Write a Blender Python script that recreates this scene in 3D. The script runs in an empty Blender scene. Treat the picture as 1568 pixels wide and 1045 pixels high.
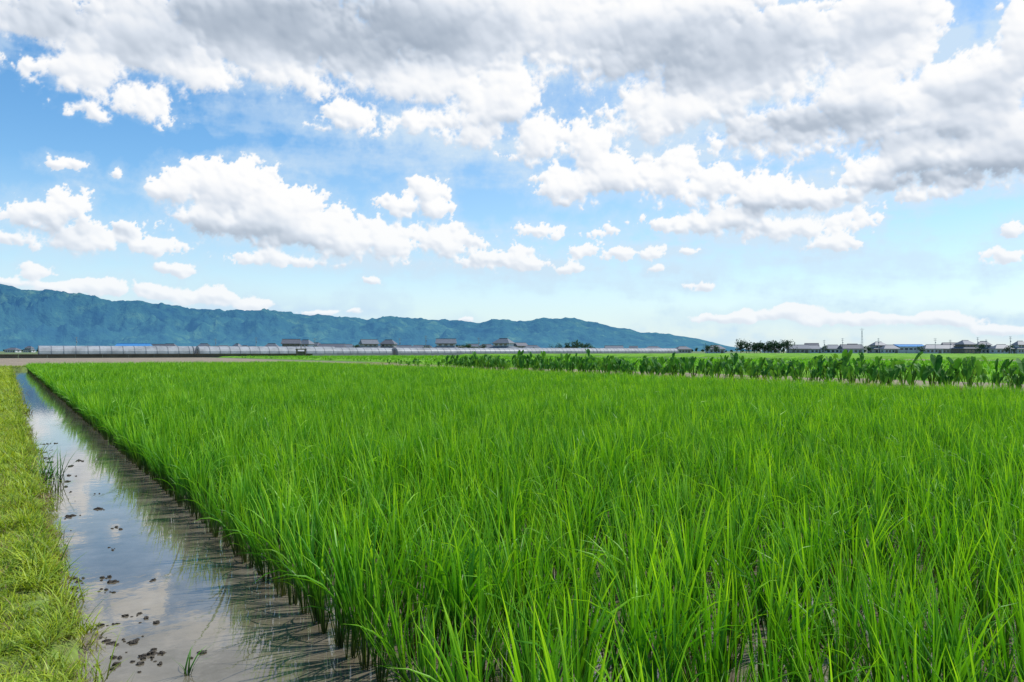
import bpy, bmesh, math, random
import numpy as np
from mathutils import Vector, Matrix, noise as mn
random.seed(7); rng=np.random.default_rng(7)
scene=bpy.context.scene
scene.view_settings.view_transform='Standard'
try: scene.view_settings.look='None'
except Exception: pass
scene.view_settings.exposure=0
K=0.00082                      # slope per chart unit
HEAD=math.radians(32.4)        # viewing heading, clockwise from +Y (rice rows run along +Y)
CX,CY=math.sin(HEAD),math.cos(HEAD)
RX,RY=math.cos(HEAD),-math.sin(HEAD)
def at(u,depth):
    t=(u-784)*K
    return (depth*(CX+t*RX), depth*(CY+t*RY))
def atY(u,Y):
    t=(u-784)*K
    return Y*(CX+t*RX)/(CY+t*RY)
def sm(a,b,x):
    t=min(1,max(0,(x-a)/(b-a))); return t*t*(3-2*t)
def n2(x,y,z=0): return mn.noise(Vector((x,y,z)))
# ------------------------------------------------------------------ materials
def newmat(name):
    m=bpy.data.materials.new(name); m.use_nodes=True
    nt=m.node_tree; nt.nodes.clear()
    return m,nt
def N(nt,t,**kw):
    n=nt.nodes.new(t)
    for k,v in kw.items():
        if k=='ins':
            for i,val in v.items():
                if isinstance(val,bpy.types.NodeSocket): nt.links.new(val,n.inputs[i])
                else: n.inputs[i].default_value=val
        else: setattr(n,k,v)
    return n
def ramp(nt,fac,stops,interp='LINEAR'):
    r=nt.nodes.new('ShaderNodeValToRGB'); r.color_ramp.interpolation=interp
    els=r.color_ramp.elements
    while len(els)<len(stops): els.new(0.5)
    for e,(p,c) in zip(els,stops):
        e.position=p; e.color=(c[0],c[1],c[2],1)
    nt.links.new(fac,r.inputs[0]); return r.outputs[0]
def simple(name,col,rough=0.7,var=0.25,scale=3.0,bump=0.0,metal=0.0,spec=0.3,coord='Object',c2=None):
    m,nt=newmat(name)
    tc=N(nt,'ShaderNodeTexCoord')
    nz=N(nt,'ShaderNodeTexNoise',ins={'Vector':tc.outputs[coord],'Scale':scale,'Detail':6.0,'Roughness':0.65})
    a=tuple(c*(1-var) for c in col); b=c2 or tuple(min(1,c*(1+var)) for c in col)
    c=ramp(nt,nz.outputs['Fac'],[(0.3,a),(0.7,b)])
    p=N(nt,'ShaderNodeBsdfPrincipled',ins={'Base Color':c,'Roughness':rough,'Metallic':metal,'Specular IOR Level':spec})
    if bump:
        bp=N(nt,'ShaderNodeBump',ins={'Height':nz.outputs['Fac'],'Strength':bump,'Distance':0.05})
        nt.links.new(bp.outputs[0],p.inputs['Normal'])
    o=N(nt,'ShaderNodeOutputMaterial'); nt.links.new(p.outputs[0],o.inputs[0])
    return m
def leafmat(name,stops,trans=0.4,rough=0.45,spec=0.35,hue=0.03,tc=(1.25,1.1,0.6),vr=(0.55,1.5)):
    m,nt=newmat(name)
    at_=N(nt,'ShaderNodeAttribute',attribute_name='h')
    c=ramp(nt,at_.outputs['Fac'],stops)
    oi=N(nt,'ShaderNodeObjectInfo')
    ra=N(nt,'ShaderNodeAttribute',attribute_name='rnd')
    ad2=N(nt,'ShaderNodeMath',operation='ADD',ins={0:ra.outputs['Fac'],1:oi.outputs['Random']})
    mr=N(nt,'ShaderNodeMapRange',ins={'Value':ad2.outputs[0],'From Min':0,'From Max':2,'To Min':0.5+hue*0.6,'To Max':0.5-hue})
    mv=N(nt,'ShaderNodeMapRange',ins={'Value':ad2.outputs[0],'From Min':0,'From Max':2,'To Min':vr[0],'To Max':vr[1]})
    hs=N(nt,'ShaderNodeHueSaturation',ins={'Hue':mr.outputs[0],'Value':mv.outputs[0],'Color':c})
    p=N(nt,'ShaderNodeBsdfPrincipled',ins={'Base Color':hs.outputs[0],'Roughness':rough,'Specular IOR Level':spec})
    mx=N(nt,'ShaderNodeMix',data_type='RGBA',blend_type='MULTIPLY')
    mx.inputs[0].default_value=1; nt.links.new(hs.outputs[0],mx.inputs[6]); mx.inputs[7].default_value=(*tc,1)
    t=N(nt,'ShaderNodeBsdfTranslucent',ins={'Color':mx.outputs[2]})
    s=N(nt,'ShaderNodeMixShader',ins={0:trans,1:p.outputs[0],2:t.outputs[0]})
    o=N(nt,'ShaderNodeOutputMaterial'); nt.links.new(s.outputs[0],o.inputs[0])
    return m
M={}
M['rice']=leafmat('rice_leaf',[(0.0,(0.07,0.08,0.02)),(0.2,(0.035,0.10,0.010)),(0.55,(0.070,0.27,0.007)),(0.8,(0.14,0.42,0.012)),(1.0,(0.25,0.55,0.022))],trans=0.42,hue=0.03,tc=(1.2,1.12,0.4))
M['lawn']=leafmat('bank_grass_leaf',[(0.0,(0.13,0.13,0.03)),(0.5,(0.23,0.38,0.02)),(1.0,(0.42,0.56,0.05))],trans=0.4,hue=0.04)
M['weed']=leafmat('weed_leaf',[(0.0,(0.08,0.09,0.02)),(0.5,(0.17,0.29,0.02)),(1.0,(0.30,0.42,0.05))],trans=0.35,hue=0.05)
M['taro']=leafmat('taro_leaf',[(0.0,(0.09,0.20,0.03)),(0.5,(0.045,0.17,0.02)),(1.0,(0.06,0.24,0.025))],trans=0.38,rough=0.6,spec=0.2,hue=0.03)
M['tree']=leafmat('tree_foliage',[(0.0,(0.02,0.045,0.025)),(1.0,(0.05,0.11,0.045))],trans=0.15,rough=0.7,spec=0.1,hue=0.03,tc=(1,1,.8))
M['straw']=leafmat('dry_straw',[(0.0,(0.14,0.10,0.05)),(1.0,(0.34,0.26,0.13))],trans=0.2,hue=0.01,spec=0.1)
M['mud']=simple('wet_mud',(0.12,0.095,0.065),rough=0.45,var=0.45,scale=9,bump=0.5,coord='Object',spec=0.5)
M['clod']=simple('mud_clod',(0.05,0.04,0.028),rough=0.6,var=0.4,scale=30,bump=0.4)
M['turf']=simple('turf_soil',(0.16,0.17,0.05),rough=0.9,var=0.4,scale=6,c2=(0.18,0.27,0.05))
M['soil']=simple('dry_soil',(0.24,0.19,0.13),rough=0.95,var=0.25,scale=0.4)
M['plain']=simple('plain_fields',(0.10,0.16,0.05),rough=0.95,var=0.4,scale=0.02,c2=(0.17,0.22,0.09))
M['bark']=simple('bark',(0.08,0.06,0.045),rough=0.9,scale=4)
# ------------------------------------------------------------------ mesh helpers
def link(o): scene.collection.objects.link(o); return o
def mkobj(name,V,F,mats,mi=None,h=None,rnd=None,smooth=False,do_link=True,parent=None):
    me=bpy.data.meshes.new(name); me.from_pydata([tuple(v) for v in V],[],F)
    for m in mats: me.materials.append(m)
    if mi is not None: me.polygons.foreach_set('material_index',np.array(mi,dtype=np.int32))
    if h is not None:
        a=me.attributes.new('h','FLOAT','POINT'); a.data.foreach_set('value',np.array(h,dtype=np.float32))
    if rnd is not None:
        a=me.attributes.new('rnd','FLOAT','POINT'); a.data.foreach_set('value',np.array(rnd,dtype=np.float32))
    if smooth: me.polygons.foreach_set('use_smooth',np.ones(len(F),dtype=bool))
    me.update()
    o=bpy.data.objects.new(name,me)
    if do_link: link(o)
    if parent: o.parent=parent
    return o
class MB:
    def __init__(s): s.V=[];s.F=[];s.h=[];s.r=[];s.mi=[]
    def box(s,cx,cy,cz,w,d,hh,mi=0):
        b=len(s.V)
        for z in (-.5,.5):
            for x,y in ((-.5,-.5),(.5,-.5),(.5,.5),(-.5,.5)): s.V.append((cx+x*w,cy+y*d,cz+z*hh))
        for f in ((3,2,1,0),(4,5,6,7),(0,1,5,4),(1,2,6,5),(2,3,7,6),(3,0,4,7)):
            s.F.append(tuple(b+i for i in f)); s.mi.append(mi)
    def strip(s,pts,widths,hv,rnd,fold=0.25,face=None):
        """blade along pts; 3 vertices across with a V fold, or flat when fold is None"""
        b=len(s.V); n=len(pts)
        for i,p in enumerate(pts):
            q=pts[min(i+1,n-1)]; o=pts[max(i-1,0)]
            t=(q-o).normalized()
            side=t.cross(face if face is not None else Vector((0,0,1)))
            if side.length<1e-3: side=Vector((1,0,0))
            side.normalize(); w=widths[i]*.5
            if fold is None:
                s.V+=[p-side*w,p+side*w]; s.h+=[hv[i]]*2; s.r+=[rnd]*2
            else:
                nn=side.cross(t)
                s.V+= [p-side*w+nn*w*fold, p, p+side*w+nn*w*fold]
                s.h+=[hv[i]]*3; s.r+=[rnd]*3
        for i in range(n-1):
            if fold is None:
                a=b+2*i; s.F.append((a,a+1,a+3,a+2)); s.mi.append(0)
            else:
                a=b+3*i; s.F+=[(a,a+1,a+4,a+3),(a+1,a+2,a+5,a+4)]; s.mi+=[0,0]
# ------------------------------------------------------------------ scatter via geometry nodes
def scatter(name,P,R,S,I,coll):
    me=bpy.data.meshes.new(name); n=len(P)
    me.vertices.add(n); me.vertices.foreach_set('co',np.asarray(P,dtype=np.float32).ravel())
    a=me.attributes.new('rot','FLOAT_VECTOR','POINT'); a.data.foreach_set('vector',np.asarray(R,dtype=np.float32).ravel())
    a=me.attributes.new('scl','FLOAT_VECTOR','POINT'); S=np.asarray(S,dtype=np.float32)
    if S.ndim==1: S=np.repeat(S[:,None],3,1)
    a.data.foreach_set('vector',S.ravel())
    a=me.attributes.new('idx','INT','POINT'); a.data.foreach_set('value',np.asarray(I,dtype=np.int32))
    me.update(); o=link(bpy.data.objects.new(name,me))
    g=bpy.data.node_groups.new(name+'_gn','GeometryNodeTree')
    g.interface.new_socket('Geometry',in_out='INPUT',socket_type='NodeSocketGeometry')
    g.interface.new_socket('Geometry',in_out='OUTPUT',socket_type='NodeSocketGeometry')
    gi=g.nodes.new('NodeGroupInput'); go=g.nodes.new('NodeGroupOutput')
    ci=g.nodes.new('GeometryNodeCollectionInfo'); ci.inputs[0].default_value=coll
    ci.inputs['Separate Children'].default_value=True; ci.inputs['Reset Children'].default_value=True
    ip=g.nodes.new('GeometryNodeInstanceOnPoints'); ip.inputs['Pick Instance'].default_value=True
    def na(nm,ty):
        q=g.nodes.new('GeometryNodeInputNamedAttribute'); q.data_type=ty; q.inputs[0].default_value=nm; return q.outputs[0]
    er=g.nodes.new('FunctionNodeEulerToRotation')
    L=g.links.new
    L(gi.outputs[0],ip.inputs['Points']); L(ci.outputs[0],ip.inputs['Instance'])
    L(na('idx','INT'),ip.inputs['Instance Index'])
    L(na('rot','FLOAT_VECTOR'),er.inputs[0]); L(er.outputs[0],ip.inputs['Rotation'])
    L(na('scl','FLOAT_VECTOR'),ip.inputs['Scale']); L(ip.outputs[0],go.inputs[0])
    md=o.modifiers.new('scatter','NODES'); md.node_group=g
    return o
def variants(name,objs):
    c=bpy.data.collections.new(name)
    for o in objs: c.objects.link(o)
    return c
# ------------------------------------------------------------------ plants
def rice_clump(i,H=0.6,till=12,leaves=(2,3,3),n=8,wk=1.0,fold=0.3,name='a'):
    mb=MB(); rr=random.Random(100+i)
    for k in range(till):
        a=rr.uniform(0,6.283); r0=rr.uniform(0,0.03)
        base=Vector((math.cos(a)*r0,math.sin(a)*r0,-0.03))
        lean=rr.uniform(0.02,0.26)
        for l in range(rr.choice(leaves)):
            az=a+rr.uniform(-1.2,1.2); 
            out=Vector((math.cos(az),math.sin(az),0))
            L=H*rr.uniform(0.6,1.18); stem=rr.uniform(0.25,0.5)
            bend=rr.uniform(0.08,0.5)+(1.0 if rr.random()<0.14 else 0)
            wmax=rr.uniform(0.009,0.015)*wk
            pts=[];ws=[];hv=[]
            p=base.copy(); ang=lean
            for s in range(n+1):
                f=s/n; pts.append(p.copy())
                if f<stem: w=0.005*wk
                else:
                    g=(f-stem)/(1-stem); w=wmax*max(0.04,min(1,g*5+0.5)*(1-g**2.2))
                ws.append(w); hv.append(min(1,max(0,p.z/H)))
                if f>=stem*0.9: ang+=bend*(0.5+f)/ (n*(1-stem))
                d=out*math.sin(ang)+Vector((0,0,math.cos(ang)))
                p=p+d*(L*1.08/n)
            tw=Vector((-out.y,out.x,0))
            fc=(out+tw*rr.uniform(-1.2,1.2)).normalized()
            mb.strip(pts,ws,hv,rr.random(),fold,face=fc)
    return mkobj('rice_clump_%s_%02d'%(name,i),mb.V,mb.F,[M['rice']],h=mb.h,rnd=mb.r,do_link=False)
def tuft(i,mat,H=0.07,nb=26,rad=0.06,w=0.004,name='tuft',bend=(0.4,1.5)):
    mb=MB(); rr=random.Random(500+i)
    for k in range(nb):
        a=rr.uniform(0,6.283); r0=rad*math.sqrt(rr.random()); az=rr.uniform(0,6.283)
        p=Vector((math.cos(a)*r0,math.sin(a)*r0,-0.01)); out=Vector((math.cos(az),math.sin(az),0))
        L=H*rr.uniform(0.5,1.2); ang=rr.uniform(0,0.5); bd=rr.uniform(*bend); n=4; pts=[];ws=[];hv=[]
        for s in range(n+1):
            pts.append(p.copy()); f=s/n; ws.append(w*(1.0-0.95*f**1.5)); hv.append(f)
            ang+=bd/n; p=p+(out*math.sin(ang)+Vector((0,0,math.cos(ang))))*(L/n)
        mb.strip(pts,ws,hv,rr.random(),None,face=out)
    return mkobj('%s_%02d'%(name,i),mb.V,mb.F,[mat],h=mb.h,rnd=mb.r,do_link=False)
def taro(i):
    mb=MB(); rr=random.Random(900+i)
    for k in range(rr.randint(6,9)):
        a=k*2.4+rr.uniform(-.4,.4); out=Vector((math.cos(a),math.sin(a),0)); side=Vector((-out.y,out.x,0))
        H=rr.uniform(0.5,1.05); lean=rr.uniform(0.1,0.5)
        p=Vector((0,0,0))+out*0.04; ang=lean*0.4; pts=[];n=6
        for s in range(n+1):
            pts.append(p.copy()); ang+=lean/n*1.3
            p=p+(out*math.sin(ang)+Vector((0,0,math.cos(ang))))*(H/n)
        mb.strip(pts,[0.03-0.003*s for s in range(n+1)],[0.1]*(n+1),rr.random(),0.8,face=out)
        mb.strip(pts,[0.03-0.003*s for s in range(n+1)],[0.1]*(n+1),rr.random(),0.8,face=side)
        c=pts[-1]; L=rr.uniform(0.24,0.40); W=L*0.42
        dp=rr.uniform(0.6,1.35)  # droop
        tip=(out*math.cos(dp)-Vector((0,0,1))*math.sin(dp)).normalized(); nr=side.cross(tip)
        if nr.z<0: nr=-nr
        R=rr.random(); b=len(mb.V); mb.V.append(c); mb.h.append(0.4); mb.r.append(R)
        prof=[(-0.10,0),(-0.42,0.35),(-0.40,0.75),(-0.12,1.0),(0.2,0.93),(0.55,0.62),(0.85,0.22),(1.0,0.0)]
        out_=[(x,y) for x,y in prof]+[(x,-y) for x,y in prof[-2:0:-1]]
        for x,y in out_:
            z=abs(y)*0.18*L + rr.uniform(-.02,.02)-0.25*L*max(0,x)**2
            mb.V.append(c+tip*(x*L)+side*(y*W)+nr*z); mb.h.append(0.95); mb.r.append(R)
        m=len(out_)
        for q in range(m): mb.F.append((b,b+1+q,b+1+(q+1)%m)); mb.mi.append(0)
    return mkobj('taro_%02d'%i,mb.V,mb.F,[M['taro']],h=mb.h,rnd=mb.r,do_link=False)
# ------------------------------------------------------------------ ground
PX0,PX1,PY1=1.55,24.4,78.6
def edge(y): return 0.33+0.05*n2(y*0.9,3.1)+0.045*n2(y*3.0,7.7)+0.02*n2(y*9,1.7)
def gh(x,y):
    z=-0.10+0.05*n2(x*1.3,y*1.3,2)+0.02*n2(x*7,y*7,5)
    if x<2.0:
        e=edge(y)
        z+= (1-sm(0.0,0.30,x-e))*(0.08+0.06*n2(x*5,y*3.5,9))
        z=max(z, -0.1+ (1-sm(-0.16,0.12,x-e))*0.24 + 0.02*n2(x*3,y*3,1)*(1-sm(-.2,.1,x-e)) )
    z=z+sm(24.5,25.1,x)*(0.38+0.05*n2(x*.7,y*.7))
    z=max(z,-0.1+sm(78.9,79.8,y)*0.32)
    z=max(z,-0.1+sm(-3.2,-4.0,y)*0.25)
    if x>27: z=min(z,0.30)
    return z
def lines(segs):
    L=[]
    for a,b,s in segs:
        n=max(1,int(round((b-a)/s))); L+= [a+(b-a)*i/n for i in range(n)]
    return L
def grow(start,end,s,f):
    L=[];x=start
    while x<end: L.append(x); x+=s; s*=f
    L.append(end); return L
xs=[-v for v in grow(2,14000,1.0,1.35)][::-1]+lines([(-1.95,-0.4,0.2),(-0.4,1.2,0.03),(1.2,2.4,0.1),(2.4,24.4,0.55),(24.4,27,0.12)])+grow(27,14000,1.0,1.2)
ys=[-v for v in grow(4.5,6000,1.0,1.5)][::-1]+lines([(-4.4,-3.0,0.1),(-3.0,1.0,0.3),(1,14,0.04),(14,30,0.15),(30,78,0.6),(78,80.4,0.12)])+grow(80.4,16000,1.2,1.18)
V=[];F=[];mi=[]
for y in ys:
    for x in xs: V.append((x,y,gh(x,y) if (abs(x)<60 and -6<y<90) else 0.2))
nx=len(xs)
for j in range(len(ys)-1):
    for i in range(nx-1):
        F.append((j*nx+i,j*nx+i+1,(j+1)*nx+i+1,(j+1)*nx+i))
        x=(xs[i]+xs[i+1])/2; y=(ys[j]+ys[j+1])/2
        if y<79.2 and y>-3.6 and x<24.9: k=1 if x<edge(y)-0.02 else 0
        elif -4<y<84 and x<27.3: k=1
        elif x>27 and x<134 and y<84: k=2
        elif y<186 and x<36: k=2
        else: k=3
        mi.append(k)
mkobj('ground',V,F,[M['mud'],M['turf'],M['soil'],M['plain']],mi,smooth=True)
# water
m,nt=newmat('paddy_water'); M['water']=m
geo=N(nt,'ShaderNodeNewGeometry')
nz=N(nt,'ShaderNodeTexNoise',ins={'Vector':geo.outputs['Position'],'Scale':2.2,'Detail':8.0,'Roughness':0.7})
nf=N(nt,'ShaderNodeTexNoise',ins={'Vector':geo.outputs['Position'],'Scale':7.0,'Detail':3.0})
col=ramp(nt,nz.outputs['Fac'],[(0.32,(0.09,0.075,0.045)),(0.5,(0.14,0.12,0.085)),(0.68,(0.20,0.175,0.135))])
bp=N(nt,'ShaderNodeBump',ins={'Height':nf.outputs['Fac'],'Strength':0.04,'Distance':0.02})
p=N(nt,'ShaderNodeBsdfPrincipled',ins={'Base Color':col,'Roughness':0.02,'IOR':1.55,'Specular IOR Level':0.75,'Normal':bp.outputs[0]})
o=N(nt,'ShaderNodeOutputMaterial'); nt.links.new(p.outputs[0],o.inputs[0])
mkobj('paddy_water',[(-0.1,-3.9,0),(25,-3.9,0),(25,79.6,0),(-0.1,79.6,0)],[(0,1,2,3)],[m])
# ------------------------------------------------------------------ rice field
near=[rice_clump(i,name='a') for i in range(8)]
mid=[rice_clump(20+i,till=10,leaves=(2,2,3),n=5,wk=1.2,fold=None,name='b') for i in range(6)]
far=[rice_clump(40+i,till=9,leaves=(1,2),n=4,wk=2.2,fold=None,name='c') for i in range(6)]
cl=variants('rice_clumps',near+mid+far)
P=[];R=[];S=[];I=[]
x=PX0
while x<PX1:
    y=-3.0
    while y<PY1:
        P.append((x+random.gauss(0,.018),y+random.gauss(0,.022),0.0))
        R.append((random.gauss(0.0,.09),random.gauss(-0.07,.09),random.uniform(0,6.283)))
        s=random.uniform(.74,1.15)*(1+0.15*n2(x*.3,y*.3)+0.10*n2(x*1.5,y*1.5))
        S.append((s*1.03,s*1.03,s)); dd=math.hypot(x,y)
        dd*=random.uniform(.85,1.15)
        I.append(random.randrange(8) if dd<13 else (8+random.randrange(6) if dd<30 else 14+random.randrange(6)))
        y+=0.2
    x+=0.31
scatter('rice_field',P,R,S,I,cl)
# far rice fields
def field(name,x0,x1,y0,y1,top,step):
    V=[];F=[];nx=max(2,int((x1-x0)/step)); ny=max(2,int((y1-y0)/step))
    for j in range(ny+1):
        for i in range(nx+1):
            edge_=i in(0,nx) or j in(0,ny)
            x=x0+(x1-x0)*i/nx; y=y0+(y1-y0)*j/ny
            V.append((x,y,0.15 if edge_ else top+0.10*n2(x*1.7,y*1.7)+0.04*random.uniform(-1,1)))
    for j in range(ny):
        for i in range(nx): a=j*(nx+1)+i; F.append((a,a+1,a+nx+2,a+nx+1))
    return mkobj(name,V,F,[M['ricefar']])
M['ricefar']=simple('distant_rice',(0.08,0.22,0.012),rough=0.8,var=0.3,scale=0.35,c2=(0.19,0.40,0.02),spec=0.1)
field('rice_field',34,95,2,78,0.42,0.9)
field('rice_field',40,95,86,196,0.42,1.1)
field('rice_field',134,330,-20,250,0.62,3.0)
P=[];R=[];S=[]
for _ in range(9000):
    x=random.uniform(34.3,94.7); y=random.uniform(2.3,77.7) if random.random()<.6 else random.uniform(86.3,170)
    if y>80 and x<40.3: continue
    P.append((x,y,0.15)); R.append((random.gauss(0,.08),random.gauss(0,.08),random.uniform(0,6.28))); S.append(random.uniform(.8,1.1))
scatter('rice_field',P,R,S,14+rng.integers(0,6,len(P)),cl)
# ------------------------------------------------------------------ bank grass
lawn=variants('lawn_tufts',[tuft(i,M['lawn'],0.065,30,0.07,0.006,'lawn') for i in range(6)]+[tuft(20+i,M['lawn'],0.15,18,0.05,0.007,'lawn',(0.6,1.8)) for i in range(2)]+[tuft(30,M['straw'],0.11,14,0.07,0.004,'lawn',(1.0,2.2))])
P=[];R=[];S=[];I=[]
def put_lawn(y0,y1,dens,s0,x0=-1.6):
    n=int((y1-y0)*(0.6-x0)*dens)
    for _ in range(n):
        y=random.uniform(y0,y1); x=random.uniform(x0,0.6); e=edge(y)
        if x>e+0.01+random.gauss(0,.035): continue
        if n2(x*4,y*4,8)>0.36 and random.random()<.8: continue
        if x>e-0.10 and random.random()<0.35: idx=8
        elif x>e-0.2 and random.random()<0.4: idx=random.choice((6,7))
        else: idx=random.choice((0,1,2,3,4,5,0,1,2,3,4,5,8)) if random.random()<.92 else 6
        P.append((x,y,gh(x,y)-0.005)); R.append((random.gauss(0,.2),random.gauss(.05,.2),random.uniform(0,6.28)))
        S.append(s0*random.uniform(.7,1.25)*(1.15+0.7*n2(x*2,y*2))); I.append(idx)
put_lawn(1.5,9,380,1.0,-0.7); put_lawn(9,22,150,1.4,-0.9); put_lawn(22,79,40,2.2,-1.2)
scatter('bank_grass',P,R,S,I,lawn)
# weeds of the far bunds
weeds=variants('weed_tufts',[tuft(60+i,M['weed'],0.28,26,0.16,0.018,'weed') for i in range(5)]+[tuft(70,M['straw'],0.3,16,0.14,0.010,'weed')])
P=[];R=[];S=[];I=[]
for _ in range(3200):
    y=random.uniform(0,80); x=random.uniform(24.7,27.2); P.append((x,y,gh(x,y)-.01)); I.append(random.choice((0,1,2,3,4,0,1,2,3,4,0,1,2,3,4,5)))
for _ in range(2000):
    y=random.uniform(79.3,84); x=random.uniform(-1.5,60); P.append((x,y,0.2)); I.append(random.choice((0,1,2,3,4)))
for _ in range(1200):
    y=random.uniform(5,80); x=random.uniform(27.2,33); P.append((x,y,0.2)); I.append(random.choice((0,1,2,3,4)))
for _ in P: R.append((0,0,random.uniform(0,6.28))); S.append(random.uniform(.5,1.05))
scatter('bund_weeds',P,R,S,I,weeds)
# taro
tv=variants('taro_plants',[taro(i) for i in range(7)])
P=[];R=[];S=[]
for rx in (27.7,28.7,29.7):
    y=1.0
    while y<76:
        if y<54 or rx>28.8 and random.random()<.5:
            if random.random()<0.88:
                P.append((rx+random.gauss(0,.14),y,0.25)); R.append((random.gauss(0,.06),random.gauss(0,.06),random.uniform(0,6.28)))
                S.append(random.uniform(.7,1.2)*(1+0.3*n2(y*.35,rx))*(1 if y<54 else .6))
        y+=random.uniform(.6,.95)
scatter('taro_row',P,R,S,rng.integers(0,7,len(P)),tv)
# tufts of wild grass on the water edge
def wild(name,x,y,z,H,nb,rad,w,mat,seed):
    o=tuft(seed,mat,H,nb,rad,w,name,(0.2,1.3)); o.name=name; link(o); o.location=(x,y,z); return o
wild('grass_tuft',0.47,11.3,0,0.55,38,0.16,0.012,M['rice'],200)
wild('grass_tuft',0.42,10.4,0,0.36,24,0.12,0.010,M['rice'],201)
wild('grass_tuft',0.76,4.2,0,0.20,7,0.02,0.010,M['rice'],202)
wild('grass_tuft',0.36,4.3,0.03,0.25,22,0.07,0.008,M['lawn'],203)
wild('grass_tuft',0.34,5.1,0.03,0.22,18,0.06,0.008,M['lawn'],204)
# mud clods
bm=bmesh.new()
groups=[(edge(y)+0.05+abs(random.gauss(0,.3)),y) for y in [4+(random.random()**1.2)*12 for _ in range(46)]]
for k in range(190):
    gx,gy=random.choice(groups); x=gx+random.gauss(0,.035); y=gy+random.gauss(0,.05)
    if x>1.45: continue
    r=random.choice((0.004,0.006,0.008,0.011,0.017))*random.uniform(.7,1.3)
    rs=bmesh.ops.create_icosphere(bm,subdivisions=3,radius=r)
    sx,sy=random.uniform(.8,1.8),random.uniform(.7,1.3)
    for v in rs['verts']:
        q=v.co*(1.3/r)+Vector((k,0,0)); k2=1+0.8*mn.noise(q)+0.4*mn.noise(q*2.7)
        v.co=Vector((v.co.x*sx*k2+x,v.co.y*sy*k2+y,v.co.z*.7*k2+.001))
me=bpy.data.meshes.new('mud_clods'); bm.to_mesh(me); bm.free(); me.materials.append(M['clod']); link(bpy.data.objects.new('mud_clods',me))
# ------------------------------------------------------------------ mountains
m,nt=newmat('hazy_mountain'); M['mtn']=m
geo=N(nt,'ShaderNodeNewGeometry')
nz=N(nt,'ShaderNodeTexNoise',ins={'Vector':geo.outputs['Position'],'Scale':0.004,'Detail':9.0,'Roughness':0.7})
c=ramp(nt,nz.outputs['Fac'],[(0.35,(0.012,0.04,0.045)),(0.55,(0.025,0.07,0.05)),(0.66,(0.06,0.12,0.06)),(0.75,(0.13,0.18,0.11))])
nz2=N(nt,'ShaderNodeTexNoise',ins={'Vector':geo.outputs['Position'],'Scale':0.007,'Detail':6.0,'Roughness':0.55})
bp=N(nt,'ShaderNodeBump',ins={'Height':nz2.outputs['Fac'],'Strength':0.8,'Distance':110.0})
p=N(nt,'ShaderNodeBsdfPrincipled',ins={'Base Color':c,'Roughness':1.0,'Specular IOR Level':0.0,'Normal':bp.outputs[0]})
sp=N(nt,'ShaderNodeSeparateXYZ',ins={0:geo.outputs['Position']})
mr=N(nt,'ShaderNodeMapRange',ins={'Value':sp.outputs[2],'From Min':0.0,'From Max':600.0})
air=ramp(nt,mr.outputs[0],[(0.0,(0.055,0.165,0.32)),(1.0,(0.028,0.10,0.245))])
e=N(nt,'ShaderNodeEmission',ins={'Color':air,'Strength':0.97})   # aerial perspective painted as a glow on the slopes
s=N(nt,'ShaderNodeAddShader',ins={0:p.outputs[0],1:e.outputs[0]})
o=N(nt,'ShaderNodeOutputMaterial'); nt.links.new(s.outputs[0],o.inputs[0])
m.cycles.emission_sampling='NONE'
ridge=[(-500,470),(-350,450),(-200,440),(-80,437),(0,435),(12,437),(30,441),(60,444),(75,443),(100,447),(128,452),(150,457),(180,462),(198,459),(215,461),(250,466),(275,469),(300,473),(325,474),(340,476),(365,473),(385,476),(405,474),(420,476),(460,481),(490,481),(510,484),(545,486),(560,489),(600,486),(625,486),(650,489),(700,490),(718,493),(735,494),(755,488),(770,487),(785,490),(800,490),(825,488),(850,486),(880,487),(890,490),(930,497),(945,502),(960,504),(985,510),(1015,511),(1040,515),(1060,517),(1080,522),(1110,529),(1150,536),(1200,540)]
ru=[a for a,b in ridge]; rv=[b for a,b in ridge]
def mountains(name,u0,u1,nc,d0,d1,nr,prof,seed,rel,expo):
    V=[];F=[]
    for i in range(nc+1):
        u=u0+(u1-u0)*i/nc; yy=prof(u)
        H=max(0,(538-yy))*K*d1+1.6
        H+=min(H,400)*0.04*mn.fractal(Vector((u*.045,seed,0)),0.6,2,6)
        for j in range(nr+1):
            t=1.15*j/nr; d=d0+(d1-d0)*t
            x,y=at(u,d)
            rg=mn.ridged_multi_fractal(Vector((x*0.0013,y*0.0013,seed)),0.85,2.1,7,1.0,2.0)
            if t<=1: z=H*(t**expo)+H*rel*(rg-1.1)*math.sin(math.pi*t)**0.7
            else: z=H*(1-(t-1)*3)
            V.append((x,y,z-2 if j else -5))
    for i in range(nc):
        for j in range(nr): a=i*(nr+1)+j; F.append((a,a+nr+1,a+nr+2,a+1))
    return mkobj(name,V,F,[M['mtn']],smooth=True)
mountains('mountain_range',-500,1200,620,5600,9000,70,lambda u:float(np.interp(u,ru,rv)),3.3,0.38,1.4)
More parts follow.
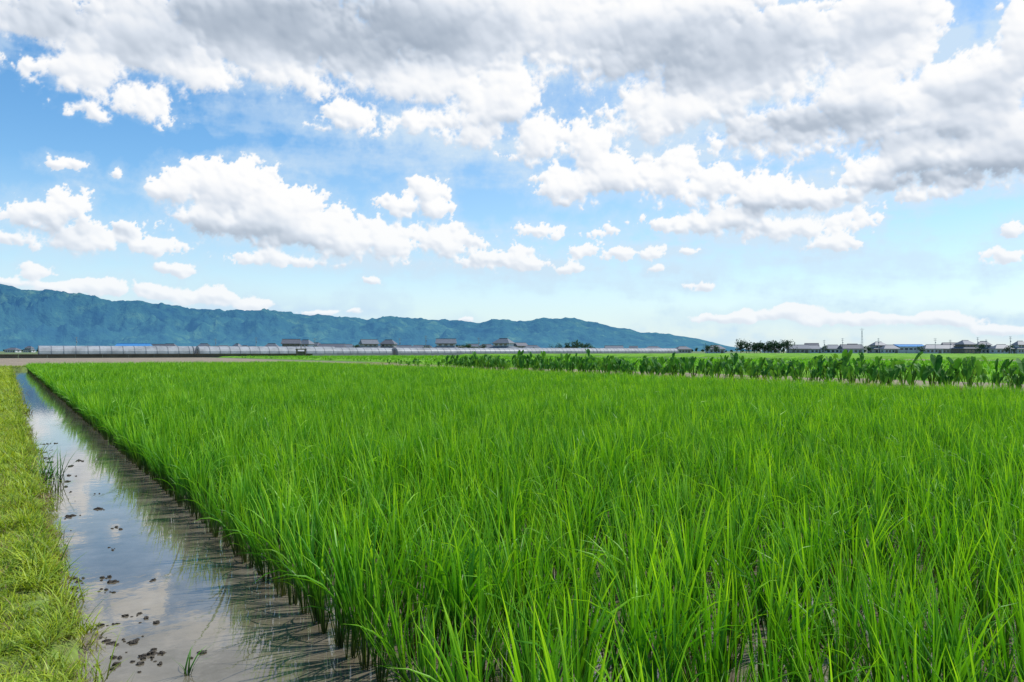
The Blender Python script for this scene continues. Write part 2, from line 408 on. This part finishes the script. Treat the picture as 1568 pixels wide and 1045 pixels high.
# ------------------------------------------------------------------ built things
M['tile']=simple('roof_tile_grey',(0.13,0.145,0.165),rough=0.55,var=0.2,scale=1.5)
M['tile2']=simple('roof_tile_dark',(0.11,0.115,0.13),rough=0.6,var=0.2,scale=1.5)
M['tileb']=simple('roof_metal_blue',(0.06,0.22,0.45),rough=0.4,var=0.15,scale=1.0)
M['white']=simple('plaster_white',(0.52,0.53,0.53),rough=0.8,var=0.1,scale=0.8)
M['cream']=simple('plaster_cream',(0.40,0.38,0.34),rough=0.8,var=0.12,scale=0.8)
M['wood']=simple('dark_wood_wall',(0.17,0.15,0.13),rough=0.8,var=0.2,scale=1.0)
M['glass']=simple('window_glass',(0.06,0.07,0.08),rough=0.12,var=0.1,spec=0.6)
M['frame']=simple('window_frame',(0.4,0.4,0.4),rough=0.4,var=0.05)
M['conc']=simple('concrete',(0.30,0.28,0.25),rough=0.85,var=0.2,scale=0.6)
M['concd']=simple('weathered_canal_wall',(0.13,0.10,0.075),rough=0.9,var=0.35,scale=0.4)
def hip(mb,cx,cy,z,w,d,h,ridge,th=0.18):
    b=len(mb.V); r=ridge/2
    V=[(-w/2,-d/2,0),(w/2,-d/2,0),(w/2,d/2,0),(-w/2,d/2,0),(-w/2,-d/2,th),(w/2,-d/2,th),(w/2,d/2,th),(-w/2,d/2,th),(-r,0,h+th),(r,0,h+th)]
    mb.V+=[(cx+a,cy+b_,z+c_) for a,b_,c_ in V]
    for f in ((3,2,1,0),(0,1,5,4),(1,2,6,5),(2,3,7,6),(3,0,4,7),(4,5,9,8),(5,6,9),(6,7,8,9),(7,4,8)):
        mb.F.append(tuple(b+i for i in f)); mb.mi.append(0)
    mb.box(cx,cy,z+h+th+0.02,ridge+0.3,0.3,0.22)
def pent(mb,cx,cy,z,w,d,h,w2,d2,th=0.15):
    b=len(mb.V)
    V=[(-w/2,-d/2,0),(w/2,-d/2,0),(w/2,d/2,0),(-w/2,d/2,0),(-w/2,-d/2,th),(w/2,-d/2,th),(w/2,d/2,th),(-w/2,d/2,th),(-w2/2,-d2/2,h),(w2/2,-d2/2,h),(w2/2,d2/2,h),(-w2/2,d2/2,h)]
    mb.V+=[(cx+a,cy+b_,z+c_) for a,b_,c_ in V]
    for f in ((3,2,1,0),(0,1,5,4),(1,2,6,5),(2,3,7,6),(3,0,4,7),(4,5,9,8),(5,6,10,9),(6,7,11,10),(7,4,8,11),(8,9,10,11)):
        mb.F.append(tuple(b+i for i in f)); mb.mi.append(0)
def house(u,depth,w=12,storeys=2,wall='white',roof='tile',rot=0.0,gable=False,name='farmhouse'):
    if u<1090 and depth<500: depth*=1.22; w*=1.2
    e=link(bpy.data.objects.new(name,None)); x,y=at(u,depth); e.location=(x,y,0.1); e.rotation_euler=(0,0,-HEAD+rot)
    d=w*0.62; h1=2.8; W=MB();Rf=MB();G=MB();Fr=MB();D=MB()
    W.box(0,0,h1/2,w,d,h1)
    def wins(yf,z,ww,n,hh=1.3):
        for i in range(n):
            cx=-ww/2+ww*(i+.5)/n
            for sgn in(-1,1):
                Fr.box(cx,sgn*(yf+.03),z,ww/n*.62,.06,hh+.16); G.box(cx,sgn*(yf+.07),z,ww/n*.55,.04,hh)
    wins(d/2,1.5,w*.9,4,1.3)
    D.box(w*.32,-(d/2+.13),1.05,1.7,.08,2.1)
    for sgn in(-1,1): G.box(sgn*(w/2+.03),0,1.5,.06,d*.3,1.1)
    if storeys==2:
        w2,d2=w*.74,d*.72
        pent(Rf,0,0,h1,w+1.3,d+1.3,0.95,w2+.02,d2+.02)
        W.box(0,0,h1+.9+.5,w2,d2,1.6)
        wins(d2/2,h1+1.6,w2*.9,3,.7)
        hip(Rf,0,0,h1+2.2,w2+1.2,d2+1.4,2.2,w2+.6 if gable else w2*.5)
    else:
        hip(Rf,0,0,h1,w+1.2,d+1.4,2.4,w+.7 if gable else w*.5)
    mkobj('walls',W.V,W.F,[M[wall]],parent=e); mkobj('roof',Rf.V,Rf.F,[M[roof]],parent=e)
    mkobj('windows',G.V,G.F,[M['glass']],parent=e); mkobj('window_frames',Fr.V,Fr.F,[M['frame']],parent=e)
    mkobj('door',D.V,D.F,[M['wood']],parent=e)
    return e
H=house
H(205,330,13,1,'wood','tileb',.1,True); H(190,350,8,1,'white','tile',.2); H(260,340,7,1,'wood','tile2',0); H(243,360,6,1,'white','tile',0,True)
H(416,330,6,1,'cream','tile',0); H(446,320,9,2,'wood','tile2',.15,True); H(468,335,8,2,'white','tile',-.4)
H(508,350,11,1,'wood','tile2',0,True); H(530,360,10,1,'cream','tile',.2); H(565,330,9,2,'cream','tile',.5,True); H(595,335,8,2,'cream','tile2',-.2)
H(640,420,9,1,'cream','tile',0); H(618,430,8,1,'white','tile',0,True)
H(683,310,10,2,'white','tile',.05,True); H(725,350,8,1,'cream','tile',0); H(771,300,9,2,'white','tile',-.5); H(745,360,8,1,'wood','tile',0)
H(815,520,12,1,'white','tile',0); H(940,560,12,1,'cream','tile',0,True); H(1000,640,14,1,'white','tile',0); H(1045,640,12,1,'cream','tile2',.3)
H(1095,520,11,1,'white','tile',.1); H(1222,490,12,1,'cream','tile',0,True); H(1243,520,12,1,'white','tile',.1); H(1275,490,12,1,'white','tile',0)
H(1303,470,12,1,'white','tile2',0,True); H(1345,500,11,2,'cream','tile',.2); H(1362,490,9,1,'white','tile',0)
H(1425,470,11,1,'white','tile',.1); H(1445,480,9,1,'cream','tile',0,True); H(1478,430,12,2,'wood','tile',.4); H(1506,470,9,2,'cream','tile',-.2)
H(1533,460,10,1,'white','tile',0); H(1562,460,9,2,'white','tile',.2)
hr=random.Random(5)
for u0,u1,n in ((300,400,5),(425,800,20),(1210,1580,16)):
    for i in range(n):
        u=u0+(u1-u0)*(i+hr.random())/n
        H(u,hr.uniform(510,640),hr.uniform(7,13),hr.choice((1,1,2)),hr.choice(('white','cream','wood')),hr.choice(('tile','tile2','tile')),hr.uniform(-.7,.7),hr.random()<.6)
for u,d,w in ((20,900,14),(45,950,11),(75,880,13),(105,940,15),(130,1000,12),(160,900,12),(310,800,12),(340,850,14),(375,800,12),(860,900,14),(905,850,12),(970,900,12),(1180,700,13),(1400,700,14)):
    H(u,d,w,hr.choice((1,2)),hr.choice(('white','cream')),hr.choice(('tile','tile2')),hr.uniform(-.4,.4),hr.random()<.5)
def workshop(u,depth,w,d,h,name='warehouse',roofm='tileb'):
    e=link(bpy.data.objects.new(name,None)); x,y=at(u,depth); e.location=(x,y,0.1); e.rotation_euler=(0,0,-HEAD+.08)
    W=MB();W.box(0,0,h/2,w,d,h); Rf=MB();hip(Rf,0,0,h,w+.8,d+.8,1.3,w+.7,.2); G=MB();D=MB()
    for i in range(6): G.box(-w/2+w*(i+.5)/6,-(d/2+.03),h*.68,w/9,.06,1.0)
    D.box(w*.2,-(d/2+.05),1.7,4,.1,3.4); D.box(-w*.25,-(d/2+.05),1.1,1.0,.1,2.2)
    mkobj('walls',W.V,W.F,[M['white']],parent=e);mkobj('roof',Rf.V,Rf.F,[M[roofm]],parent=e)
    mkobj('windows',G.V,G.F,[M['glass']],parent=e);mkobj('doors',D.V,D.F,[M['frame']],parent=e)
workshop(1390,500,18,12,4.2); workshop(715,480,11,8,3.2,roofm='conc')
# greenhouses
m,nt=newmat('greenhouse_film'); M['film']=m
geo=N(nt,'ShaderNodeNewGeometry')
nz=N(nt,'ShaderNodeTexNoise',ins={'Vector':geo.outputs['Position'],'Scale':0.35,'Detail':5.0,'Roughness':0.7})
c=ramp(nt,nz.outputs['Fac'],[(0.35,(0.30,0.31,0.31)),(0.65,(0.52,0.53,0.53))])
p=N(nt,'ShaderNodeBsdfPrincipled',ins={'Base Color':c,'Roughness':0.45,'Specular IOR Level':0.3})
t=N(nt,'ShaderNodeBsdfTranslucent',ins={'Color':c})
s=N(nt,'ShaderNodeMixShader',ins={0:0.3,1:p.outputs[0],2:t.outputs[0]})
o=N(nt,'ShaderNodeOutputMaterial'); nt.links.new(s.outputs[0],o.inputs[0])
M['pipe']=simple('galvanised_pipe',(0.16,0.17,0.18),rough=0.5,var=0.1)
def greenhouse(x0,x1,yc,w=5.6,h=2.6):
    e=link(bpy.data.objects.new('greenhouse',None)); e.location=((x0+x1)/2,yc,0.2)
    L=x1-x0; ns=10; Fm=MB();Pm=MB();Sk=MB()
    def arc(k,off=0): 
        a=math.pi*k/ns; return (-math.cos(a)*(w/2+off), 0.9+math.sin(a)*(h-.9+off))
    prof=[(-w/2,0)]+[arc(k) for k in range(ns+1)]+[(w/2,0)]
    for x in (-L/2,L/2):
        for (yy,z) in prof: Fm.V.append((x,yy,z))
    n=len(prof)
    for k in range(n-1): Fm.F.append((k,k+1,n+k+1,n+k)); 
    Fm.F.append(tuple(range(n))); Fm.F.append(tuple(range(2*n-1,n-1,-1)))
    x=-L/2
    while x<=L/2+.01:
        po=[(-w/2-.05,0)]+[arc(k,.05) for k in range(ns+1)]+[(w/2+.05,0)]
        for k in range(len(po)-1):
            b=len(Pm.V)
            (y0,z0),(y1,z1)=po[k],po[k+1]
            Pm.V+=[(x-.07,y0,z0),(x+.07,y0,z0),(x+.07,y1,z1),(x-.07,y1,z1)]; Pm.F.append((b,b+1,b+2,b+3))
        x+=2.4
    Sk.box(0,-w/2-.06,.35,L,.05,.7); Sk.box(0,w/2+.06,.35,L,.05,.7)
    for sx in(-1,1): Sk.box(sx*(L/2+.04),0,1.0,.05,1.6,2.0)
    mkobj('film',Fm.V,Fm.F,[M['film']],parent=e); mkobj('hoops',Pm.V,Pm.F,[M['pipe']],parent=e); mkobj('skirt_and_doors',Sk.V,Sk.F,[M['conc']],parent=e)
for r in range(3):
    yy=206+r*6.4
    greenhouse(6+r,38,yy); greenhouse(39.5,74,yy)
for r in range(2):
    yy=238+r*6.4
    greenhouse(78,104,yy,5.6,2.5); greenhouse(106,128,yy,5.6,2.5)
greenhouse(205,260,330,6,3.0); greenhouse(262,320,332,6,3.0); greenhouse(150,190,290,6,2.7)
# canal wall
W=MB(); 
for i in range(14):
    x0=-8+i*5.0; W.box(x0+2.48,187,.55,4.94,.25,.7)
W.box(27,186.9,.95,70,.5,.10)
mkobj('canal_wall',W.V,W.F,[M['concd']])
# sluice gate
W=MB(); W.box(-1,0,1.0,.3,.4,1.7); W.box(1,0,1.0,.3,.4,1.7); W.box(0,0,1.95,2.5,.45,.25); W.box(0,0,.8,1.7,.08,1.3); W.box(0,0,2.3,.12,.12,.6)
o=mkobj('sluice_gate',W.V,W.F,[M['concd']]); o.location=(atY(461,184),184,0.1)
# utility poles
M['pole']=simple('pole_concrete',(0.33,0.34,0.35),rough=0.85,var=0.1,scale=0.6)
def pole(u,depth,h=9,arms=2):
    W=MB(); b=0; ns=8
    for z,r in((0,.15),(h,.09)):
        for k in range(ns): W.V.append((math.cos(k*6.283/ns)*r,math.sin(k*6.283/ns)*r,z))
    for k in range(ns): W.F.append((k,(k+1)%ns,ns+(k+1)%ns,ns+k))
    W.F.append(tuple(range(ns,2*ns)))
    for a in range(arms):
        z=h-.4-a*.9; W.box(0,-.14,z,1.6,.08,.1)
        for q in(-.7,-.35,.35,.7): W.box(q,-.14,z+.15,.06,.06,.18)
    W.box(.3,0,h-2.6,.3,.3,.6)
    o=mkobj('utility_pole',W.V,W.F,[M['pole']]); x,y=at(u,depth); o.location=(x,y,.1); o.rotation_euler=(0,0,-HEAD+random.uniform(-.4,.4))
for u,d,h in ((117,420,9),(330,480,9),(392,430,9),(482,400,8),(612,400,8),(652,380,9),(733,380,8),(1128,480,9),(1196,500,9),(1262,460,8),(1290,460,9),(1345,460,9),(1432,460,9),(1455,450,8),(1497,430,9),(1510,440,8),(1547,400,9)): pole(u,d,h)
# radio mast
W=MB(); h=12.5
for sx,sy in((-1,-1),(1,-1),(1,1),(-1,1)):
    for k in range(8):
        f0,f1=k/8,(k+1)/8; a=.6*(1-.8*f0);b_=.6*(1-.8*f1); bb=len(W.V); z0,z1=h*f0,h*f1
        W.V+=[(sx*a-.05,sy*a,z0),(sx*a+.05,sy*a,z0),(sx*b_+.05,sy*b_,z1),(sx*b_-.05,sy*b_,z1)]; W.F.append((bb,bb+1,bb+2,bb+3))
for k in range(9):
    f=k/8; a=.6*(1-.8*f); W.box(0,-a,h*f,2*a,.06,.08); W.box(0,a,h*f,2*a,.06,.08); W.box(a,0,h*f,.06,2*a,.08); W.box(-a,0,h*f,.06,2*a,.08)
W.box(0,0,h+.8,.1,.1,1.6); W.box(0,0,h+.9,2.6,.08,.08); W.box(0,0,h+.4,1.8,.08,.08)
o=mkobj('radio_mast',W.V,W.F,[M['pole']]); x,y=at(1320,430); o.location=(x,y,.1); o.rotation_euler=(0,0,-HEAD)
# ------------------------------------------------------------------ trees
def tree_mesh(mb,x,y,z0,H,Wd,rr,leaf=0.5,n=420,trunk=True):
    lobes=[]
    for k in range(rr.randint(6,10)):
        a=rr.uniform(0,6.283); r=Wd*.5*rr.uniform(.1,.75); zz=H*rr.uniform(.35,.85)
        lobes.append((x+math.cos(a)*r,y+math.sin(a)*r,z0+zz,Wd*.5*rr.uniform(.3,.55)))
    if trunk:
        ns=6; b=len(mb.V)
        for z,r in((0,.045*H*.6),(H*.6,.012*H)):
            for k in range(ns): mb.V.append(Vector((x+math.cos(k*6.283/ns)*r,y+math.sin(k*6.283/ns)*r,z0+z))); mb.h.append(0);mb.r.append(0)
        for k in range(ns): mb.F.append((b+k,b+(k+1)%ns,b+ns+(k+1)%ns,b+ns+k)); mb.mi.append(1)
        for lx,ly,lz,lr in lobes[:5]:
            b=len(mb.V); s=.02*H
            mb.V+=[Vector((x-s,y,z0+H*.3)),Vector((x+s,y,z0+H*.3)),Vector((lx+s*.3,ly,lz)),Vector((lx-s*.3,ly,lz))]; mb.h+=[0]*4; mb.r+=[0]*4
            mb.F.append((b,b+1,b+2,b+3)); mb.mi.append(1)
    for k in range(n):
        lx,ly,lz,lr=rr.choice(lobes)
        v=Vector((rr.gauss(0,1),rr.gauss(0,1),rr.gauss(0,1))).normalized()*lr*rr.uniform(.6,1.05)
        v.z*=.75; c=Vector((lx,ly,max(z0+.2,lz+v.z)))+Vector((v.x,v.y,0))
        nrm=(v.normalized()+Vector((rr.uniform(-.6,.6),rr.uniform(-.6,.6),rr.uniform(-.6,.6)))).normalized()
        s1=nrm.orthogonal().normalized(); s2=nrm.cross(s1); L=leaf*rr.uniform(.6,1.3); b=len(mb.V); R=rr.random()
        hh=min(1,max(0,(c.z-z0)/H)) 
        mb.V+=[c-s1*L*.5,c+s2*L*.35,c+s1*L*.5,c-s2*L*.35]; mb.h+=[hh]*4; mb.r+=[R]*4; mb.F.append((b,b+1,b+2,b+3)); mb.mi.append(0)
def tree(u,d,H,Wd,name='tree',seed=0,n=500):
    mb=MB(); rr=random.Random(seed+int(u*7)); x,y=at(u,d)
    tree_mesh(mb,0,0,0,H,Wd,rr,leaf=H*.09,n=n)
    o=mkobj(name,mb.V,mb.F,[M['tree'],M['bark']],mb.mi,h=mb.h,rnd=mb.r); o.location=(x,y,.1)
for u,d,H_,W_ in ((852,420,5.5,8),(868,430,7,7),(880,420,8.0,8),(896,430,6.5,8),(908,440,4.5,6),(705,400,5,7),(722,410,6,7),(738,400,5,6),(228,360,4,6),(290,380,3.5,5),(1083,480,5.5,8),(1097,485,6,8),(484,350,4.5,5),(1500,380,5,6),(1330,430,4.5,6),(424,345,4,5),(815,430,4,5),(545,410,5,6),(655,400,4.5,6),(1262,470,5,6),(1410,440,4.5,6),(1545,410,5,6)):
    tree(u,d,H_,W_)
def tree_row(name,u0,u1,d,H,n,jit=.25,per=240,leaf=.8):
    mb=MB(); rr=random.Random(int(u0))
    for i in range(n):
        u=u0+(u1-u0)*(i+rr.uniform(-.3,.3))/max(1,n-1); x,y=at(u,d+rr.uniform(-6,6)*d/400); h=H*rr.uniform(1-jit,1+jit)
        tree_mesh(mb,x,y,.1,h,h*rr.uniform(1.0,1.5),rr,leaf=leaf,n=per)
    mkobj(name,mb.V,mb.F,[M['tree'],M['bark']],mb.mi,h=mb.h,rnd=mb.r)
tree_row('tree_row',1136,1206,470,7.6,13,.12,330,.8)
tree_row('distant_tree_line',-20,1600,1100,5.0,190,.5,60,1.8)
tree_row('distant_tree_line',1180,1600,620,4.0,45,.45,80,1.1)
tree_row('hedge_row',180,830,480,2.6,60,.4,70,.7)
# ------------------------------------------------------------------ clouds: a cloud shell 24 km out, colour/opacity carried by its vertices
SUN_EL,SUN_AZ=math.radians(56),HEAD+math.radians(68)
def perlin(x,y,seed):
    r=np.random.default_rng(seed); pm=r.permutation(512); ga=r.uniform(0,2*np.pi,512); gx_,gy_=np.cos(ga),np.sin(ga)
    xi=np.floor(x).astype(int); yi=np.floor(y).astype(int); xf=x-xi; yf=y-yi
    def gr(a,b,fx,fy):
        h=pm[(pm[(xi+a)%512]+yi+b)%512]; return gx_[h]*fx+gy_[h]*fy
    s=xf*xf*xf*(xf*(xf*6-15)+10); t=yf*yf*yf*(yf*(yf*6-15)+10)
    n00=gr(0,0,xf,yf); n10=gr(1,0,xf-1,yf); n01=gr(0,1,xf,yf-1); n11=gr(1,1,xf-1,yf-1)
    a=n00+s*(n10-n00); b=n01+s*(n11-n01); return (a+t*(b-a))*1.5
def fbm(x,y,size,octv,rough,seed):
    o=0;a=1;tot=0
    for k in range(octv):
        o=o+a*perlin(x/size+31.7*k,y/size+17.3*k,seed+k); tot+=a; a*=rough; size/=2
    return o/tot
def worley(x,y,seed):
    r=np.random.default_rng(seed); pm=r.permutation(512); jx=r.random(512); jy=r.random(512)
    xi=np.floor(x).astype(int); yi=np.floor(y).astype(int); best=np.full(x.shape,9.0)
    for a in(-1,0,1):
        for b in(-1,0,1):
            h=pm[(pm[(xi+a)%512]+yi+b)%512]
            d=(xi+a+jx[h]-x)**2+(yi+b+jy[h]-y)**2; best=np.minimum(best,d)
    return best   # squared F1
def sstep(a,b,x):
    t=np.clip((x-a)/(b-a),0,1); return t*t*(3-2*t)
clouds=[(350,292,95,46),(268,288,45,36),(410,325,85,46),(465,352,75,32),(325,335,85,28),(525,372,65,28),(590,374,38,24),(430,396,70,14),(520,403,38,9),
(652,293,36,26),(622,312,24,14),(672,320,24,17),(680,372,62,25),(745,396,72,20),(800,406,40,15),(873,407,22,9),
(55,332,85,26),(100,312,32,20),(130,362,100,22),(222,376,55,17),(30,366,80,18),(180,350,42,20),
(50,414,28,16),(272,410,28,8),(190,262,14,12),(92,246,28,9),
(20,432,40,8),(80,440,60,11),(150,443,55,13),(240,442,52,15),(320,455,68,18),(390,466,38,13),(480,479,45,6),(712,490,15,5),(545,484,15,4),
(905,232,34,36),(880,288,50,30),(945,272,62,38),(1010,268,68,34),(1085,282,82,34),(1165,296,84,29),(1235,306,66,24),(1010,337,38,10),(1100,338,95,20),(1205,346,88,25),(1265,372,50,13),
(860,356,56,11),(935,350,34,17),(975,386,45,14),(1006,414,17,6),(1073,435,22,9),(892,380,20,8),(561,433,10,6),(1060,390,22,4),
(640,120,120,46),(765,150,88,60),(822,205,44,44),(650,190,84,32),(535,178,60,26),(492,192,34,12),(735,205,64,28),
(70,25,120,50),(210,55,190,66),(430,50,230,78),(120,105,85,36),(220,150,70,32),(455,110,90,42),(128,170,32,13),(320,115,85,38),
(700,30,230,70),(960,40,230,80),(1150,90,190,82),(1340,50,120,72),(1030,160,110,52),(1200,195,135,50),(1320,160,120,80),(1480,150,115,72),(1540,215,115,62),(1400,235,135,40),(1500,270,115,30),(1440,298,60,13),(1570,70,65,70),
(1556,345,36,15),(1548,382,46,18),(1350,268,60,20),(500,-60,800,50),(1700,120,120,160),(-110,60,110,50),(-100,340,60,30),(1680,380,60,20),
(1120,488,75,9),(1215,484,55,13),(1320,490,80,11),(1440,487,70,13),(1540,500,60,10)]
dark=[(500,38,290,44,1.15),(60,15,90,20,.7),(760,70,80,22,.5),(1090,75,190,42,.9),(1240,188,130,20,.8),(1400,215,90,14,.6),(1500,140,60,22,.6),(1440,272,110,16,.85),(960,60,90,25,.55),
(350,357,90,15,.7),(140,345,80,10,.5),(700,400,80,9,.4),(1180,318,110,9,.5),(230,60,90,30,.6),(1330,40,70,30,.5),(1560,160,60,50,.3),(60,352,70,8,.45),(1120,350,90,7,.35),(460,378,60,8,.45),(760,190,70,10,.3)]  # grey shade painted onto cloud undersides and thick interiors
def sang(u,v):
    t=(u-784)*K; s=(538-v)*K; az=math.atan(t); el=math.atan(s*math.cos(az)); return az/K,el/K,math.cos(az)
A0,A1,E1,ST=-975.,975.,600.,1.3
ax=np.arange(A0,A1,ST); ey=np.arange(0,E1,ST)
X,Y=np.meshgrid(ax,ey)
fx=np.fft.rfftfreq(X.shape[1],ST); fy=np.fft.fftfreq(X.shape[0],ST); F2=fx[None,:]**2+fy[:,None]**2
def blur(a,s): return np.fft.irfft2(np.fft.rfft2(a)*np.exp(-2*np.pi**2*s*s*F2),s=a.shape)
wx=fbm(X,Y,90,6,0.55,11)*30; wy=fbm(X,Y,90,6,0.55,31)*18
def Dfield(Xw,Yw):
    D=np.full(X.shape,-60.0)
    for (u,v,rx,ry) in clouds:
        a,e_,ca=sang(u,v); rx_=rx*ca*ca*1.06; ry_=ry*ca*1.08
        s=4*ry**0.62
        d=s*(1-np.sqrt(((Xw-a)/rx_)**2+((Yw-e_)/ry_)**2))
        k=6.0; h=np.clip(k-np.abs(D-d),0,None)/k
        D=np.maximum(D,d)+h*h*k*0.25
    return D
D=Dfield(X+wx,Y+wy)
w2x=X+fbm(X,Y,26,3,.5,51)*11; w2y=Y+fbm(X,Y,26,3,.5,61)*11
pert=np.clip((Y-20)/140,0.3,1.0)
Wk=[]
for k,(sz,am) in enumerate(((46,13),(24,9),(12,5.0),(6,2.6))):
    Wk.append(am*(np.sqrt(np.clip(1-worley(w2x/sz,w2y/sz*1.15,71+k),0,1))-0.75))
Wl=sum(Wk)
Pn=fbm(X,Y,130,8,0.62,91)*34+fbm(X,Y,20,5,0.7,131)*22
T=Wl*1.2+Pn; T=(T-T.mean())*pert-1.0*pert
dens=D+T
# cloud light and shade, painted into the vertex colours
thick=blur(np.clip(dens,0,60),3.0)
Hh=np.sqrt(thick+1)*7.0+blur(Wk[0]+Wk[1],3.5)*1.5
gy,gx=np.gradient(Hh,ST); nl=1/np.sqrt(gx*gx+gy*gy+1)
L=np.array([0.42,0.80,0.42]); lam=(-gx*L[0]-gy*L[1]+L[2])*nl
Hf=blur(np.sqrt(np.clip(dens,0,60)+1)*4.0+Wl*.6,1.3)
gy,gx=np.gradient(Hf,ST); nl=1/np.sqrt(gx*gx+gy*gy+1); lamf=(-gx*L[0]-gy*L[1]+L[2])*nl
def shift(Aa,dx,dy):
    return np.roll(np.roll(Aa,-int(dy/ST),0),-int(dx/ST),1)
topn=sstep(230,360,Y)
ew=1-0.70*sstep(8,40,thick)
above=shift(blur(D+T*.8,4.0),8,20)
macro=sstep(2,46,above)*(0.28-0.16*topn)
dk=np.zeros_like(X)
for (u,v,rx,ry,am) in dark:
    a,e_,ca=sang(u,v); q=np.sqrt(((X+wx-a)/(rx*1.15))**2+((Y+wy-e_)/(ry*1.35))**2); dk=np.maximum(dk,am*(1-sstep(.25,1.35,q)))
dk*=0.95+0.7*fbm(X,Y,80,5,.5,171)+0.02*blur(Wk[0]+Wk[1],3.0)
dk=blur(dk,3.5)*sstep(0,14,thick)
lt=0.97+0.24*(lam-0.42)*(0.30+0.70*ew)+0.13*(lamf-0.42)*ew-macro-0.58*dk+0.07*fbm(X,Y,60,5,.55,191)*sstep(5,25,thick)
lt=np.clip(lt,0,1)
stops=np.array([0.0,0.3,0.6,0.85,1.0]); cc=np.array([(0.38,0.45,0.55),(0.49,0.56,0.66),(0.70,0.76,0.85),(0.92,0.94,0.975),(1.0,1.0,1.0)])
col=np.stack([np.interp(lt,stops,cc[:,k]) for k in range(3)],-1)
hz=np.clip(1-Y/230,0,1)[...,None]*0.45
col=col*(1-hz)+np.array([0.76,0.87,0.96])*hz
softw=4.0+12*sstep(0,26,above)+4*topn
al=sstep(0,1,dens/softw)
# thin veils
v1=fbm(X*0.45+Y*.25,Y*1.7,150,7,.58,201)+0.35*fbm(X,Y,40,5,.6,221)
veil=0.16+0.50*sstep(-0.12,0.40,v1)
blue=(1-sstep(.3,1.5,np.hypot((X+560)/300,(Y-375)/120)))
blue=np.maximum(blue,0.7*(1-sstep(.2,1.3,np.hypot((X+280)/140,(Y-340)/60))))
veil+=np.clip(X/975,-1,1)*0.10-0.34*blue
veil+=0.30*sstep(-26,4,D+T*.8)
veil=np.clip(veil,0,0.85)
low=np.clip(1-Y/180,0,1); veil=veil*(1-low*.6)+0.66*low
vc=np.stack([0.66-0.10*low,0.80-0.04*low,0.93+0.0*low],-1)
fade=(sstep(A0,A0+110,X)*(1-sstep(A1-110,A1,X))*(1-sstep(E1-60,E1,Y)))
aT=1-(1-al)*(1-veil)
colT=(col*al[...,None]+vc*((1-al)*veil)[...,None])/np.maximum(aT,1e-4)[...,None]
aT=aT*fade
R0=24000.0
azr=X*K; elr=Y*K; hd=HEAD+azr
co=np.stack([np.sin(hd)*np.cos(elr)*R0,np.cos(hd)*np.cos(elr)*R0,np.sin(elr)*R0],-1).reshape(-1,3)
ny_,nx_=X.shape
idx=np.arange(ny_*nx_).reshape(ny_,nx_)
q=np.stack([idx[:-1,:-1],idx[:-1,1:],idx[1:,1:],idx[1:,:-1]],-1).reshape(-1,4)
me=bpy.data.meshes.new('clouds'); me.vertices.add(len(co)); me.vertices.foreach_set('co',co.astype(np.float32).ravel())
me.loops.add(len(q)*4); me.loops.foreach_set('vertex_index',q.astype(np.int32).ravel())
me.polygons.add(len(q)); me.polygons.foreach_set('loop_start',(np.arange(len(q))*4).astype(np.int32))
try: me.polygons.foreach_set('loop_total',np.full(len(q),4,dtype=np.int32))
except Exception: pass
a=me.attributes.new('cloud','FLOAT_COLOR','POINT'); a.data.foreach_set('color',np.concatenate([colT.reshape(-1,3),aT.reshape(-1,1)],1).astype(np.float32).ravel())
me.update(); me.validate()
m,nt=newmat('cloud_vapour')
at_=N(nt,'ShaderNodeAttribute',attribute_name='cloud')
e=N(nt,'ShaderNodeEmission',ins={'Color':at_.outputs['Color'],'Strength':1.0}); tr=N(nt,'ShaderNodeBsdfTransparent')
s=N(nt,'ShaderNodeMixShader',ins={0:at_.outputs['Alpha'],1:tr.outputs[0],2:e.outputs[0]})
o=N(nt,'ShaderNodeOutputMaterial'); nt.links.new(s.outputs[0],o.inputs[0]); m.cycles.emission_sampling='NONE'
me.materials.append(m); link(bpy.data.objects.new('clouds',me))
# ------------------------------------------------------------------ sky
w=bpy.data.worlds.new('World'); scene.world=w; w.use_nodes=True; nt=w.node_tree; nt.nodes.clear()
sky=N(nt,'ShaderNodeTexSky',sky_type='NISHITA',sun_disc=False,sun_elevation=SUN_EL,sun_rotation=SUN_AZ,air_density=1.0,dust_density=0.3,ozone_density=1.8)
hs=N(nt,'ShaderNodeHueSaturation',ins={'Saturation':1.3,'Value':1.12,'Color':sky.outputs[0],'Hue':0.497})
b1=N(nt,'ShaderNodeBackground',ins={'Color':hs.outputs[0],'Strength':0.15})
ow=N(nt,'ShaderNodeOutputWorld'); nt.links.new(b1.outputs[0],ow.inputs[0])
# ------------------------------------------------------------------ sun, camera
sd=Vector((math.sin(SUN_AZ)*math.cos(SUN_EL),math.cos(SUN_AZ)*math.cos(SUN_EL),math.sin(SUN_EL)))
ld=bpy.data.lights.new('sun','SUN'); ld.energy=5.0; ld.angle=math.radians(0.5); ld.color=(1,0.97,0.92)
lo=link(bpy.data.objects.new('sun',ld)); lo.rotation_euler=sd.to_track_quat('Z','Y').to_euler(); lo.location=(0,0,50)
cd=bpy.data.cameras.new('camera'); cam=link(bpy.data.objects.new('camera',cd)); cd.lens=28; cd.sensor_width=36
cd.clip_end=60000; cd.clip_start=0.05
cam.location=(0,0,1.6); cam.rotation_euler=(math.radians(90+0.73),0,-HEAD)
scene.camera=cam
